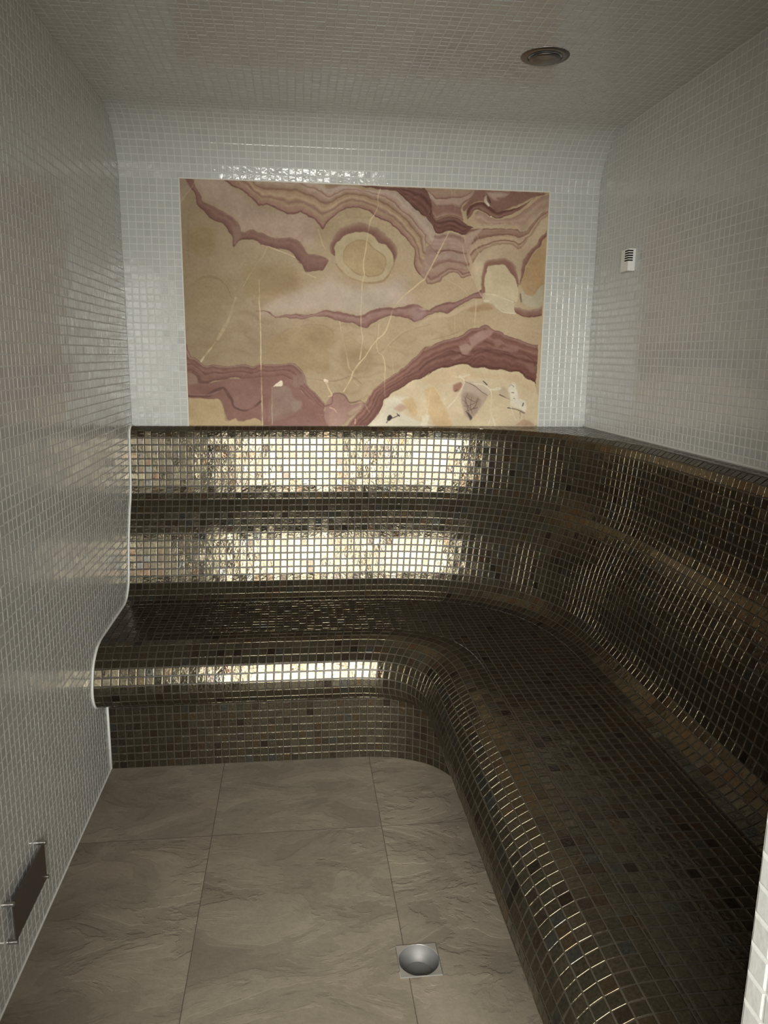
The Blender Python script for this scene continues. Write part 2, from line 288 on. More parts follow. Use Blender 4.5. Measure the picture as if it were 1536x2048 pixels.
STONE=[
('F','-3,-3 164,-9 304,90 429,120 535,117 534,232 460,234 351,215 285,188 236,196 211,143 118,96 87,79 60,15',(180,154,136),26,1.0),
('F','7,54 26,68 24,262 -8,263',(160,140,108),8,0.7),
('F','24,183 131,180 128,275 78,302 30,265',(156,132,88),18,0.7),
('F','32,383 144,380 202,434 159,533 9,536',(158,136,98),25,0.6),
('F','248,330 449,324 464,428 345,461 255,446',(156,133,92),25,0.7),
('F','406,447 548,391 603,353 641,384 751,418 784,402 911,362 928,414 951,457 868,485 773,503 740,514 569,507 383,526 313,512',(188,166,148),34,0.95),
('F','654,406 812,402 866,443 776,497 668,499',(186,172,152),25,0.7),
('F','356,608 510,567 581,569 617,593 617,646 591,660 591,753 435,754 330,685',(165,140,98),16,0.7),
('F','646,617 689,610 736,641 784,683 773,751 674,752 645,681',(162,138,100),16,0.6),
('B','307,-14 326,-1 438,-2 467,-3 513,13 562,28 596,49 628,32 669,17 739,18 795,32 845,50 891,82 935,117 971,156 1003,189 1005,246 1019,228 1054,262','164,-7 202,19 260,45 317,93 347,88 386,103 429,122 481,112 491,118 526,134 553,156 571,175 599,141 634,110 676,91 718,86 760,96 792,119 839,140 882,166 921,202 947,235 958,265 955,313 978,343 1003,364',[(0,(150,112,100)),(0.06,(184,158,140)),(0.22,(160,132,108)),(0.27,(138,100,84)),(0.33,(170,140,110)),(0.5,(186,158,128)),(0.62,(150,112,96)),(0.72,(176,148,118)),(0.8,(168,134,112)),(0.92,(160,118,104)),(0.97,(116,74,66)),(1,(130,90,78))],2),
('B','464,-6 482,-4 496,-3 548,-3 596,17 628,6 676,2 739,15 792,16 852,14 891,29 934,64 970,96 1001,122 1002,106 1045,174 1049,188','307,-14 326,-1 438,-2 467,-3 513,13 562,28 596,49 628,32 669,17 739,18 795,32 845,50 891,82 935,117 971,156 1003,189 1004,210 1038,238',[(0,(176,152,140)),(0.5,(190,166,152)),(0.9,(176,146,128)),(1,(140,104,92))],2),
('F','576,-4 656,-7 635,5 596,17',(150,120,96),4,0.8),
('B','725,-1 774,-1 852,1 898,2 999,-1 993,2 1023,36 1039,66 1043,90 1032,108 1047,125 1084,108 1130,112 1160,128 1191,145','722,0 795,11 852,12 891,26 927,58 970,93 1001,115 1002,112 1029,143 1045,174 1071,175 1105,165 1139,171 1165,181 1206,148',[(0,(112,76,68)),(0.15,(122,84,74)),(0.3,(88,54,48)),(0.45,(128,84,74)),(0.6,(98,62,56)),(0.75,(122,80,70)),(0.9,(104,66,58)),(1,(70,42,40))],2),
('B','993,2 1089,2 1209,1','1004,12 1034,39 1053,41 1120,36 1150,36 1180,20 1209,1',[(0,(172,146,122)),(0.8,(168,134,118)),(1,(118,80,72))],2),
('B','1004,12 1034,39 1053,41 1120,36 1150,36 1180,20 1209,1','1020,50 1046,76 1069,69 1113,69 1151,80 1158,62 1188,37 1217,22',[(0,(176,150,136)),(0.6,(180,150,136)),(0.9,(150,112,100)),(1,(116,78,70))],2),
('B','1020,50 1046,76 1069,69 1113,69 1151,80','1032,108 1047,123 1084,106 1130,110 1160,125',[(0,(150,110,100)),(0.5,(146,104,94)),(0.85,(172,138,122)),(1,(110,66,58))],2),
('F','1209,1 1501,2 1453,24 1355,70 1303,82 1279,65 1241,45 1211,50 1181,75 1167,86 1159,73 1188,37',(140,102,90),4,1.0),
('F','1255,10 1353,7 1338,21 1304,29 1309,40 1286,37',(182,158,142),6,0.8),
('B','1501,0 1453,31 1408,56 1363,73 1325,79 1303,82 1279,67 1248,50 1218,50 1192,65 1178,82 1174,100','1513,3 1468,20 1431,50 1405,71 1371,90 1326,107 1300,111 1273,100 1250,84 1227,79 1208,85 1193,103 1179,121',[(0,(112,72,62)),(0.25,(92,56,50)),(0.5,(138,98,86)),(0.75,(150,114,100)),(0.92,(120,80,70)),(1,(84,52,48))],2),
('B','1529,8 1498,16 1465,41 1432,67 1406,89 1372,104 1327,116 1300,117 1273,107 1250,87 1227,84 1212,95','1532,71 1502,86 1465,122 1440,162 1405,195 1389,143 1320,141 1267,143 1236,147 1213,127',[(0,(160,124,108)),(0.15,(172,140,122)),(0.4,(184,158,136)),(0.6,(176,146,124)),(1,(192,168,140))],3),
('B','1169,177 1206,155 1263,153 1343,151 1397,153 1413,163 1440,155 1472,115 1509,82 1532,71','1207,297 1214,283 1232,257 1262,235 1312,219 1342,215 1381,217 1408,231 1438,202 1467,161 1496,121 1533,92',[(0,(120,84,72)),(0.08,(168,134,114)),(0.3,(162,126,106)),(0.4,(132,94,80)),(0.46,(190,160,134)),(0.7,(196,168,140)),(0.76,(140,100,84)),(0.84,(186,158,130)),(0.95,(176,146,118)),(1,(128,94,80))],2),
('F','1169,184 1214,162 1244,154 1204,205 1194,248 1187,283 1167,241',(178,150,134),5,0.9),
('F','1207,297 1214,283 1232,257 1262,235 1312,219 1342,215 1381,217 1408,231 1438,202 1526,99 1525,167 1496,203 1441,277 1416,321 1410,372 1413,438 1403,475 1333,476 1261,437 1212,351',(196,172,142),4,1.0),
('F','1218,297 1249,289 1253,405 1229,380',(204,184,152),6,0.8),
('B','1253,419 1248,368 1253,314 1264,285 1287,276 1348,269 1383,286 1404,314 1414,365','1268,415 1263,368 1269,317 1284,301 1326,300 1349,301 1382,336 1398,358 1408,401',[(0,(176,146,124)),(0.4,(150,108,92)),(0.9,(142,98,84)),(1,(130,92,78))],3),
('F','1268,415 1265,368 1273,317 1284,301 1345,299 1382,336 1403,372 1412,401 1410,449 1351,432 1311,422',(206,188,154),3,1.0),
('F','1269,419 1311,420 1390,449 1403,471 1404,499 1373,494 1333,483 1301,451 1270,448',(206,190,158),3,1.0),
('L','1269,419 1311,422 1351,435 1394,451',(226,214,190),5,0.7),
('L','1266,448 1301,453 1321,473 1345,491 1373,496 1404,499',(226,214,190),9,0.8),
('L','1273,317 1277,332',(226,214,190),7,0.7),
('F','1508,210 1526,174 1527,289 1524,377 1491,414 1444,419 1423,383 1436,328 1468,262',(186,154,112),5,1.0),
('F','1476,272 1495,272 1508,362 1481,374',(192,150,100),10,0.6),
('F','1427,393 1447,415 1483,422 1524,373 1524,450 1501,469 1458,466 1433,448',(190,178,152),5,1.0),
('B','1415,379 1424,328 1422,292 1437,263 1462,230 1488,204 1502,178 1528,152','1419,379 1432,342 1442,299 1460,266 1482,233 1504,214 1511,196 1529,174',[(0,(170,136,116)),(0.3,(150,108,92)),(1,(132,90,76))],2),
('L','1424,415 1429,448',(120,100,84),7,0.8),
('B','1045,181 1071,180 1105,174 1139,178 1162,188 1166,192','988,353 1007,370 1019,385 1068,373 1083,354 1113,336 1143,335 1167,354 1205,344',[(0,(178,152,140)),(0.05,(150,116,104)),(0.12,(178,150,136)),(0.36,(170,140,124)),(0.39,(128,90,80)),(0.42,(172,142,130)),(0.6,(176,148,132)),(0.68,(148,108,96)),(0.72,(174,144,126)),(0.85,(172,138,120)),(0.9,(140,100,88)),(0.94,(180,150,130)),(1,(142,100,88))],2),
('F','1005,246 1019,228 1054,262 1025,323 1007,360 984,339',(164,132,120),6,0.8),
('L','1019,228 1039,245 1058,262 1076,249 1110,243 1167,252',(116,78,70),4,0.7),
('B','598,261 602,234 616,201 641,173 676,152 718,144 757,150 793,162 828,184 864,214 886,243 883,274 872,308','623,281 623,254 630,227 655,203 690,188 725,182 757,186 786,202 804,222 836,231 854,254 865,274 870,308',[(0,(168,142,118)),(0.3,(150,114,96)),(0.6,(132,92,78)),(0.92,(122,82,70)),(1,(112,76,66))],4),
('F','623,281 623,254 630,227 655,203 690,188 725,182 757,186 786,202 804,222 836,231 854,254 865,274 870,308 851,347 826,375 786,386 740,383 683,364 644,335 626,311',(186,166,130),3,1.0),
('L','626,311 644,335 683,364 740,382 786,384 826,373 851,347 870,308',(158,128,90),7,0.7),
('F','658,287 660,260 676,236 704,218 732,214 761,223 782,243 811,262 833,282 836,309 819,344 790,357 761,357 740,356 704,343 679,323 661,307',(178,154,112),3,1.0),
('L','658,287 660,260 676,236 704,218 732,214 761,223 782,243 811,262 833,282 836,309 819,344 790,355 761,358 747,349 733,355 704,343 679,323 661,307 658,287',(148,118,82),4,0.6),
('L','605,261 612,224 641,187 683,162',(150,124,100),6,0.4),
('L','641,147 704,131 761,138 828,161 882,196 915,236 922,273 916,321',(190,166,132),7,0.5),
('L','704,126 768,123',(158,136,98),8,0.4),
('B','20,-4 55,0 63,27 81,57 90,78 118,93 157,114 211,143 236,177 242,196 285,188 318,197 354,211 394,215 440,215 479,230 479,231 503,261 510,272 538,273 563,279 591,295','20,-2 34,28 59,55 70,101 98,128 129,155 168,166 186,194 202,219 206,254 235,231 278,223 301,229 323,244 370,256 410,258 443,273 466,295 478,314 468,305 485,318 499,345 545,340 573,336 594,299',[(0,(150,118,102)),(0.2,(134,98,86)),(0.45,(142,104,92)),(0.8,(126,86,76)),(0.95,(112,72,64)),(1,(108,70,62))],3),
('F','203,175 236,183 235,218 208,247',(152,124,110),8,0.6),
('F','-3,-3 20,-4 40,40 3,85 -4,97',(166,142,122),4,0.8),
('L','-4,100 10,78 40,40 54,21 71,-4',(196,172,140),4,0.7),
('L','31,111 24,262 28,326 36,360',(150,118,96),5,0.4),
('L','-2,269 27,275',(150,112,96),4,0.6),
('L','51,395 75,379 111,375 144,384 176,415 191,454',(138,114,78),10,0.45),
('B','292,507 328,506 352,515 373,530 433,518 517,520 475,523 539,514 578,498 617,501 660,509 725,518 761,503 805,489 855,484 906,480 943,468 979,468 1009,488 1030,491 979,481 1008,495 1052,473 1096,458 1140,453 1170,442 1206,424 1253,401','292,509 327,510 348,520 373,535 429,532 475,538 517,530 474,536 528,527 582,524 617,537 653,547 696,550 740,567 762,568 798,541 856,517 900,522 936,528 962,542 995,531 1030,516 987,534 1034,508 1067,501 1108,502 1141,478 1177,460 1221,438 1258,437',[(0,(150,114,102)),(0.12,(128,84,76)),(0.35,(160,122,114)),(0.65,(158,118,110)),(0.85,(140,98,90)),(1,(118,74,68))],2),
('F','936,493 972,471 1009,495 995,527 962,538',(164,130,128),10,0.7),
('L','292,508 328,508 350,517 373,532',(140,110,92),4,0.8),
('L','987,551 1042,519 1075,513 1116,510 1163,485 1207,463 1244,448',(206,180,148),18,0.75),
('L','798,679 853,643 908,596 963,570 1031,551',(150,124,86),5,0.5),
('L','835,657 908,585 973,559 1031,537',(196,172,132),10,0.6),
('F','1186,488 1245,465 1282,458 1305,478 1260,490 1216,498',(178,142,104),6,0.8),
('L','988,598 1080,564 1172,541 1247,529',(188,162,122),9,0.5),
('L','1044,614 1136,588 1195,562',(160,134,98),5,0.4),
('L','1360,531 1417,555 1471,565 1521,571',(200,176,146),12,0.5),
('L','474,568 528,558 581,566 613,590 617,632',(150,124,86),5,0.5),
('L','660,617 689,613 733,641 780,681 817,679',(148,122,84),4,0.5),
('L','396,597 432,579 516,570',(150,124,86),4,0.4),
('L','399,773 543,789 594,796 652,788 689,773 707,782 736,805',(138,112,84),5,0.55),
('B','1399,469 1425,476 1463,482 1508,471 1523,460','1403,494 1426,505 1457,513 1488,512 1521,503',[(0,(176,150,130)),(0.3,(158,122,108)),(0.8,(138,94,82)),(1,(120,76,68))],2),
('B','674,986 718,936 755,889 784,834 821,801 873,768 917,735 964,691 1001,655 1033,640 1011,654 1048,636 1092,614 1144,606 1181,587 1210,565 1248,558 1274,547 1308,567 1346,578 1385,597 1431,609 1478,626 1516,629','763,988 792,962 822,921 836,870 881,840 922,814 962,789 1003,777 1035,755 1028,766 1073,736 1121,729 1158,719 1200,719 1235,736 1276,730 1318,741 1360,737 1391,747 1433,749 1465,776 1497,787 1514,816',[(0,(132,88,80)),(0.05,(158,122,110)),(0.12,(124,80,70)),(0.25,(152,108,96)),(0.36,(116,72,64)),(0.45,(142,98,88)),(0.55,(104,64,58)),(0.66,(134,90,80)),(0.78,(112,70,62)),(0.88,(120,76,66)),(0.95,(92,54,48)),(1,(104,64,54))],2),
('F','1204,605 1248,576 1293,568 1309,582 1272,611 1220,641',(176,140,132),7,0.85),
('F','1160,638 1197,627 1220,644 1199,673 1176,670',(180,146,132),6,0.85),
('F','1306,614 1340,610 1352,631 1326,643',(160,122,108),8,0.7),
('F','1356,642 1421,634 1418,660 1364,657',(158,118,110),8,0.7),
('F','1128,692 1169,674 1176,681 1139,703',(160,122,112),6,0.6),
('F','1459,714 1497,713 1510,750 1483,746',(146,104,96),8,0.7),
('L','990,741 1046,697 1112,664 1157,667 1176,677 1214,682 1259,665 1311,654 1349,657 1403,669 1461,674 1512,706',(92,56,52),6,0.7),
('F','763,991 792,962 822,921 836,870 881,840 922,814 962,789 1003,777 1035,755 1028,766 1073,736 1121,729 1158,719 1200,719 1235,736 1276,730 1318,741 1360,737 1391,747 1433,749 1465,776 1497,787 1514,816 1510,989',(208,188,154),2,1.0),
('F','991,792 1065,751 1140,732 1200,728 1231,749 1292,760 1369,759 1438,765 1501,802 1503,839 1408,788 1255,775 1179,786 1067,806',(206,176,138),8,0.6),
('F','763,991 800,962 837,906 844,870 881,859 948,862 904,906 950,950 1039,979 1039,991',(214,204,184),6,0.9),
('F','878,910 911,891 934,910 904,924',(190,150,132),7,0.8),
('F','911,877 960,862 987,931 961,943',(204,172,124),6,0.8),
('F','1014,828 1059,813 1091,879 1139,983 1063,983 1031,916',(204,168,118),8,0.7),
('F','1009,946 1032,942 1029,983 1002,983',(226,214,190),5,0.8),
('F','1187,797 1217,793 1295,852 1259,915 1222,960 1191,930 1177,860',(186,164,148),4,0.9),
('F','1181,852 1203,837 1265,867 1255,911 1222,952 1195,926',(150,126,110),10,0.6),
('L','1185,871 1205,889 1221,915',(74,58,52),3,0.65),
('L','1204,845 1197,878 1214,923',(74,58,52),3,0.65),
('L','1227,859 1220,897 1229,930',(74,58,52),3,0.65),
('L','1254,863 1243,896 1225,915',(74,58,52),3,0.65),
('L','1190,900 1220,893 1254,878',(74,58,52),3,0.65),
('L','1198,923 1229,911 1251,904',(74,58,52),3,0.65),
('L','1204,860 1235,878 1258,870',(74,58,52),3,0.65),
('L','1193,856 1209,900 1206,926',(74,58,52),3,0.65),
('L','1214,926 1222,949',(74,58,52),3,0.65),
('F','1202,923 1214,930 1230,949 1222,960',(50,44,42),4,0.8),
('F','1138,809 1172,794 1180,805 1162,834 1143,834',(164,118,98),4,0.9),
('L','1150,834 1158,827',(60,40,40),6,0.7),
('F','1194,790 1278,789 1294,804 1318,837 1291,848 1237,811',(200,182,162),4,0.7),
('L','1191,790 1237,810 1256,826 1295,852',(70,52,50),4,0.85),
('L','1274,789 1292,805',(60,46,46),7,0.9),
('L','1349,847 1372,857 1396,866',(60,46,46),6,0.9),
('L','1390,905 1429,912 1468,927',(60,48,48),6,0.85),
('L','1449,925 1448,951',(90,72,68),4,0.5),
('F','1393,803 1416,799 1425,821 1438,858 1466,873 1478,895 1472,921 1440,910 1405,892 1399,847 1387,825',(222,214,196),4,0.9),
('L','1390,810 1401,804 1413,812',(110,90,84),4,0.6),
('L','1404,838 1414,838',(60,50,52),6,0.7),
('L','1415,862 1423,865',(60,50,52),6,0.7),
('L','1462,884 1459,895',(60,50,52),6,0.7),
('F','1432,982 1466,955 1506,974 1506,985',(186,150,124),4,0.8),
('F','1333,822 1371,818 1396,858 1353,844',(190,170,148),5,0.7),
('L','1141,768 1171,774 1209,762',(226,214,190),8,0.6),
('L','1167,768 1191,790 1173,834 1151,871 1122,904',(226,214,190),8,0.85),
('L','1233,800 1271,804 1306,826 1315,855 1313,907 1318,937 1335,982',(226,214,190),9,0.8),
('L','1318,937 1304,982',(226,214,190),7,0.7),
('L','1306,826 1352,821',(226,214,190),12,0.7),
('L','1401,888 1414,929 1431,959',(226,214,190),6,0.6),
('L','1055,813 1091,868 1122,912 1154,964',(222,200,160),5,0.6),
('L','1034,853 1031,912 1013,953',(226,208,172),6,0.7),
('L','1335,885 1397,903 1468,925',(222,206,180),4,0.5),
('F','852,947 861,938 871,950 860,965 850,963',(44,40,40),2,1.0),
('L','874,952 904,939',(54,46,46),5,0.9),
('L','893,934 904,943',(54,46,46),6,0.8),
('L','848,973 856,962',(54,46,46),5,0.8),
('L','844,866 822,921 792,962 766,988',(226,214,190),7,0.8),
('B','-1,641 17,700 35,705 55,720 75,736 110,730 152,736 202,732 237,728 272,735 315,727 379,727 429,719 458,729 483,758 500,804 492,793 510,822 535,843 571,882 582,897','-3,759 25,759 42,780 51,804 83,808 108,797 157,793 197,782 228,787 267,788 314,781 350,782 389,773 428,783 443,794 442,822 416,833 470,833 506,868 535,908 567,926',[(0,(118,80,74)),(0.08,(160,128,112)),(0.16,(120,80,72)),(0.4,(140,96,86)),(0.5,(112,72,64)),(0.6,(140,98,88)),(0.85,(126,84,74)),(1,(104,64,58))],2),
('F','1,759 25,759 42,780 51,804 83,808 157,793 228,787 314,781 389,773 439,790 478,825 470,833 524,879 578,926 592,986 395,992 316,984 209,964 166,964 149,928 133,878 98,873 3,868',(136,94,84),3,1.0),
('F','171,814 249,795 306,813 304,873 246,910 196,903 177,856',(142,102,96),12,0.8),
('L','4,861 70,864 113,839 149,828 166,853 183,878 189,906 224,921 260,917 304,884',(86,54,50),11,0.75),
('L','4,856 81,857 124,843',(170,130,124),5,0.5),
('L','22,762 42,783 48,804 83,804',(92,58,52),9,0.7),
('F','1,766 28,769 41,794 37,811 6,812',(150,124,108),6,0.8),
('F','352,823 399,819 428,833 441,862 470,898 448,934 389,963 349,963',(146,122,110),8,0.9),
('F','427,883 474,879 477,912 444,927',(156,134,122),8,0.7),
('F','382,934 512,926 505,934 541,981 431,992 341,985',(140,100,92),8,0.7),
('F','337,877 351,877 346,963 335,963',(150,120,108),5,0.6),
('F','3,870 98,873 130,878 143,917 152,964 173,964 195,953 216,968 245,964 281,956 302,984 0,984',(190,164,122),3,1.0),
('F','300,891 318,898 320,971 302,971',(150,116,106),5,0.5),
('F','443,772 483,765 497,804 446,822',(150,120,106),6,0.7),
('F','582,897 608,850 637,846 667,864 689,893 725,889 751,896 725,922 674,962 651,984 596,985 574,948',(160,122,112),5,1.0),
('L','582,901 608,889 612,853 637,846 663,856 685,885 711,883 733,878 751,892',(110,72,66),7,0.7),
('L','659,918 696,900 748,896',(150,116,104),8,0.5),
('F','674,933 725,900 740,903 696,940',(184,160,132),6,0.7),
('F','589,926 659,907 674,951 644,984 603,985',(170,134,122),8,0.8),
('L','304,454 308,512 309,616 308,721 309,827 309,984',(226,202,160),5,0.75),
('L','307,383 307,452',(226,202,160),4,0.5),
('L','343,253 326,286 277,351 242,411',(226,202,160),3,0.5),
('L','210,456 180,538 132,625',(226,202,160),16,0.3),
('L','121,639 77,695 58,720',(226,202,160),6,0.55),
('L','60,718 71,701',(226,206,180),9,0.6),
('L','323,244 383,262 456,289',(226,202,160),4,0.7),
('L','448,344 477,350 492,350 544,369',(226,202,160),3,0.6),
('L','809,12 799,42 801,78 785,112 771,133 761,176 757,206 750,250 741,312 745,353 736,387 735,463 732,497 734,574 740,616 729,701',(226,202,160),4.5,0.75),
('L','641,544 649,589 656,617 671,677 682,734 696,752',(226,202,160),3,0.55),
('L','553,176 567,225 581,252',(226,202,160),3,0.5),
('L','1101,172 1076,223 1058,258 1029,313 1003,363 1003,364 957,399 906,442 870,487 859,522 838,583 805,615 780,644 751,690 722,723 700,755 689,788 659,838',(226,202,160),5,0.85),
('L','809,551 807,601 800,629 808,672 828,686 839,739 836,804 840,859',(226,202,160),4,0.7),
('L','857,643 868,692 876,761',(226,202,160),3,0.45),
('L','700,791 725,816',(226,202,160),3,0.4),
('L','1229,442 1229,526 1227,508 1227,558',(226,202,160),4,0.7),
('L','1102,365 1144,385 1184,413',(226,202,160),3,0.5),
('L','1158,188 1167,248 1184,298 1213,355 1237,401 1262,441',(214,194,160),5,0.6),
('L','1199,169 1208,205 1228,240 1244,271 1257,303',(206,180,156),5,0.5),
('L','1222,176 1243,232',(206,180,156),4,0.4),
('L','1138,517 1142,595',(226,202,160),3,0.35),
('F','354,821 394,794 397,819',(232,216,190),1,1.0),
('L','352,823 351,983',(206,186,164),3,0.6),
('L','579,792 587,796',(240,224,200),13,0.9),
('L','583,803 595,828 608,855 593,861',(228,194,150),6,0.85),
('L','600,908 619,915 630,929',(226,190,160),5,0.6),
('L','711,958 709,977',(230,196,160),5,0.7),
('L','755,900 774,929',(206,176,160),6,0.5),
('L','538,934 567,941',(196,160,150),4,0.5),
('L','1255,21 1254,42 1268,59',(232,222,204),9,0.9),
('L','1263,27 1275,48',(70,48,46),9,0.8),
('L','1279,104 1282,104',(240,230,210),6,0.9),
('L','1246,24 1259,18',(70,48,46),6,0.7),
('L','1108,5 1109,36',(196,180,150),6,0.35),
('L','1123,5 1125,81',(196,180,150),6,0.3),
('L','1153,3 1152,87',(200,176,160),5,0.3)]
# ---- onyx slab pattern: bands, fields and veins of the stone in millimetres on the slab ----
def _pts(s): return np.array([[float(v) for v in t.split(',')] for t in s.split()])
def _spline(P, n=5):
    if len(P) < 3: return P
    Q = np.vstack([2*P[0]-P[1], P, 2*P[-1]-P[-2]]); out = []
    t = np.linspace(0, 1, n, endpoint=False)[:, None]
    for i in range(1, len(Q)-2):
        a, b, c, d = Q[i-1], Q[i], Q[i+1], Q[i+2]
        s = .42
        m1, m2 = (c-a)*s, (d-b)*s
        out.append((2*t**3-3*t**2+1)*b+(t**3-2*t**2+t)*m1+(-2*t**3+3*t**2)*c+(t**3-t**2)*m2)
    out.append(P[-1:]); return np.vstack(out)
def _dist(X, Y, P):
    D = np.full(X.shape, 1e9, np.float32)
    for (x0, y0), (x1, y1) in zip(P[:-1], P[1:]):
        dx, dy = x1-x0, y1-y0; L = dx*dx+dy*dy+1e-9
        t = np.clip(((X-x0)*dx+(Y-y0)*dy)/L, 0, 1)
        np.minimum(D, (X-x0-t*dx)**2+(Y-y0-t*dy)**2, out=D)
    return np.sqrt(D)
def _inside(X, Y, P):
    ins = np.zeros(X.shape, bool)
    for (x0, y0), (x1, y1) in zip(P, np.roll(P, -1, 0)):
        if y0 == y1: continue
        c = (y0 > Y) != (y1 > Y)
        ins ^= c & (X < (x1-x0)*(Y-y0)/(y1-y0)+x0)
    return ins
def _noise(X, Y, scale, seed, octv=3):
    rng = np.random.default_rng(seed); out = np.zeros(X.shape, np.float32); amp = 1.
    for o in range(octv):
        g = rng.standard_normal((64, 64)).astype(np.float32)
        x, y = X/scale+97.3, Y/scale+41.7; xi, yi = np.floor(x).astype(int), np.floor(y).astype(int)
        fx, fy = x-xi, y-yi; fx = fx*fx*(3-2*fx); fy = fy*fy*(3-2*fy)
        q = lambda a, b: g[(yi+b) % 64, (xi+a) % 64]
        out += amp*((q(0, 0)*(1-fx)+q(1, 0)*fx)*(1-fy)+(q(0, 1)*(1-fx)+q(1, 1)*fx)*fy)
        amp *= .5; scale *= .5
    return out
def paint_stone(nx, ny, W=1529., H=987.):
    gx, gy = np.meshgrid(np.linspace(0, W, nx), np.linspace(0, H, ny))
    gx = gx.astype(np.float32); gy = gy.astype(np.float32)
    X = gx+_noise(gx, gy, 26, 1)*1.7; Y = gy+_noise(gx, gy, 26, 2)*1.7
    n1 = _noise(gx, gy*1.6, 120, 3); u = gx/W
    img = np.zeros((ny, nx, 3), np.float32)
    for k, (a, b) in enumerate(zip((160, 139, 108), (192, 168, 134))): img[..., k] = a+(b-a)*np.clip(u*1.2, 0, 1)+n1*(3.2, 3.2, 3.6)[k]  # base tan dimmer towards the left: partly stone tone, partly light falloff painted in
    # faint growth lines running with the bedding
    w = np.sin((gy+30*np.sin(gx/230.)+n1*26)/9.)*.5+.5
    img -= (w**3*_noise(gx, gy, 200, 8).clip(0, 2))[..., None]*np.array([5, 6, 7], np.float32)
    for op in STONE:
        if op[0] == 'L':
            P = _spline(_pts(op[1])); pad = op[3]+3
        elif op[0] == 'F':
            P = _spline(np.vstack([_pts(op[1]), _pts(op[1])[:1]]))[:-1]; pad = op[3]*1.5+4
        else:
            A, B = _spline(_pts(op[1])), _spline(_pts(op[2])); P = np.vstack([A, B[::-1]]); pad = 8
        lo, hi = P.min(0)-pad, P.max(0)+pad
        i0, i1 = [int(np.clip(v/W*(nx-1), 0, nx)) for v in (lo[0], hi[0]+3)]; j0, j1 = [int(np.clip(v/H*(ny-1), 0, ny)) for v in (lo[1], hi[1]+3)]
        if i1 <= i0 or j1 <= j0: continue
        sl = (slice(j0, j1), slice(i0, i1)); x, y = X[sl], Y[sl]
        if op[0] == 'L':
            col, w, al = np.array(op[2], np.float32), op[3]*.5, op[4]
            wj = w*.8*(1+.35*_noise(gx[sl], gy[sl], 60, 5, 2))
            a = np.clip((wj+.9-_dist((x+2*gx[sl])/3, (y+2*gy[sl])/3, P))/1.8, 0, 1)*al*np.clip(.85+.3*_noise(gx[sl], gy[sl], 40, 6, 2), .3, 1)
        elif op[0] == 'F':
            col, s, al = np.array(op[2], np.float32), op[3], op[4]
            d = _dist(x, y, np.vstack([P, P[:1]])); d = np.where(_inside(x, y, P), d, -d)
            a = np.clip(d/(2*s)+.5, 0, 1); a = a*a*(3-2*a)*al
            col = col+n1[sl][..., None]*5+_noise(gx[sl], gy[sl], 30, 9)[..., None]*2.2
        else:
            da, db = _dist(x, y, A), _dist(x, y, B); ins = _inside(x, y, P); s = op[4]
            d = np.where(ins, np.minimum(da, db), -np.minimum(da, db)); a = np.clip(d/s+.5, 0, 1)
            t = da/(da+db+1e-6); t = t+np.sin(np.pi*t)*_noise(gx[sl], gy[sl], 90, 11, 2)*.025
            ts = [q[0] for q in op[3]]; col = np.stack([np.interp(t, ts, [q[1][k] for q in op[3]]) for k in range(3)], -1)
            fine = np.sin(da/2.6+_noise(gx[sl], gy[sl], 60, 12))*np.clip(_noise(gx[sl], gy[sl], 80, 13)+.4, 0, 1.2)
            col = col+fine[..., None]*4.+_noise(gx[sl], gy[sl], 24, 14)[..., None]*2.6
        img[sl] = img[sl]*(1-a[..., None])+col*a[..., None]
    img += _noise(gx, gy, 7, 15, 2)[..., None]*2.4
    return np.clip(img, 0, 255)

# ---------------- room shell ----------------
WT = dict(grout=.0034, h=.0010, bev=.0012, tilt=.007)
def grid(o, u, v, nu, nv):
    o, u, v = (np.array(q, float) for q in (o, u, v))
    a = np.linspace(0, 1, nu+1)[:, None, None]; b = np.linspace(0, 1, nv+1)[None, :, None]
    return o+u*a+v*b
def ncell(l, p=P_WALL): return max(1, int(round(l/p)))

ms = Mosaic(); ms.lattice(grid((XL, YB, 0), (0, YF-YB, 0), (0, 0, ZC+.0), ncell(YB-YF), ncell(ZC)), flip=True, **WT)
struct(ms.build('wall_left', M_WHITE, M_WGROUT), 'left wall of small white glass mosaic')
zr = 1.197-P_WALL*2
ms = Mosaic(); ms.lattice(grid((XR, YF, zr), (0, YB-YF, 0), (0, 0, ZC-zr), ncell(YB-YF), ncell(ZC-zr)), flip=True, **WT)
struct(ms.build('wall_right', M_WHITE, M_WGROUT), 'right wall of small white glass mosaic above the bench')
PX0, PX1, PZ0, PZ1 = -.454, 1.075, 1.197, 2.184
ms = Mosaic()
zb = PZ0-P_WALL
for x0, x1 in ((XL, PX0-.004), (PX1+.004, XR)):
    ms.lattice(grid((x0, YB, zb), (x1-x0, 0, 0), (0, 0, PZ1-zb), ncell(x1-x0), ncell(PZ1-zb)), **WT)
ms.bed(grid((PX0-.004, YB+.012, zb), (PX1-PX0+.008, 0, 0), (0, 0, PZ1-zb+.01), 2, 2))
struct(ms.build('wall_back', M_WHITE, M_WGROUT), 'back wall of white mosaic around the stone slab')
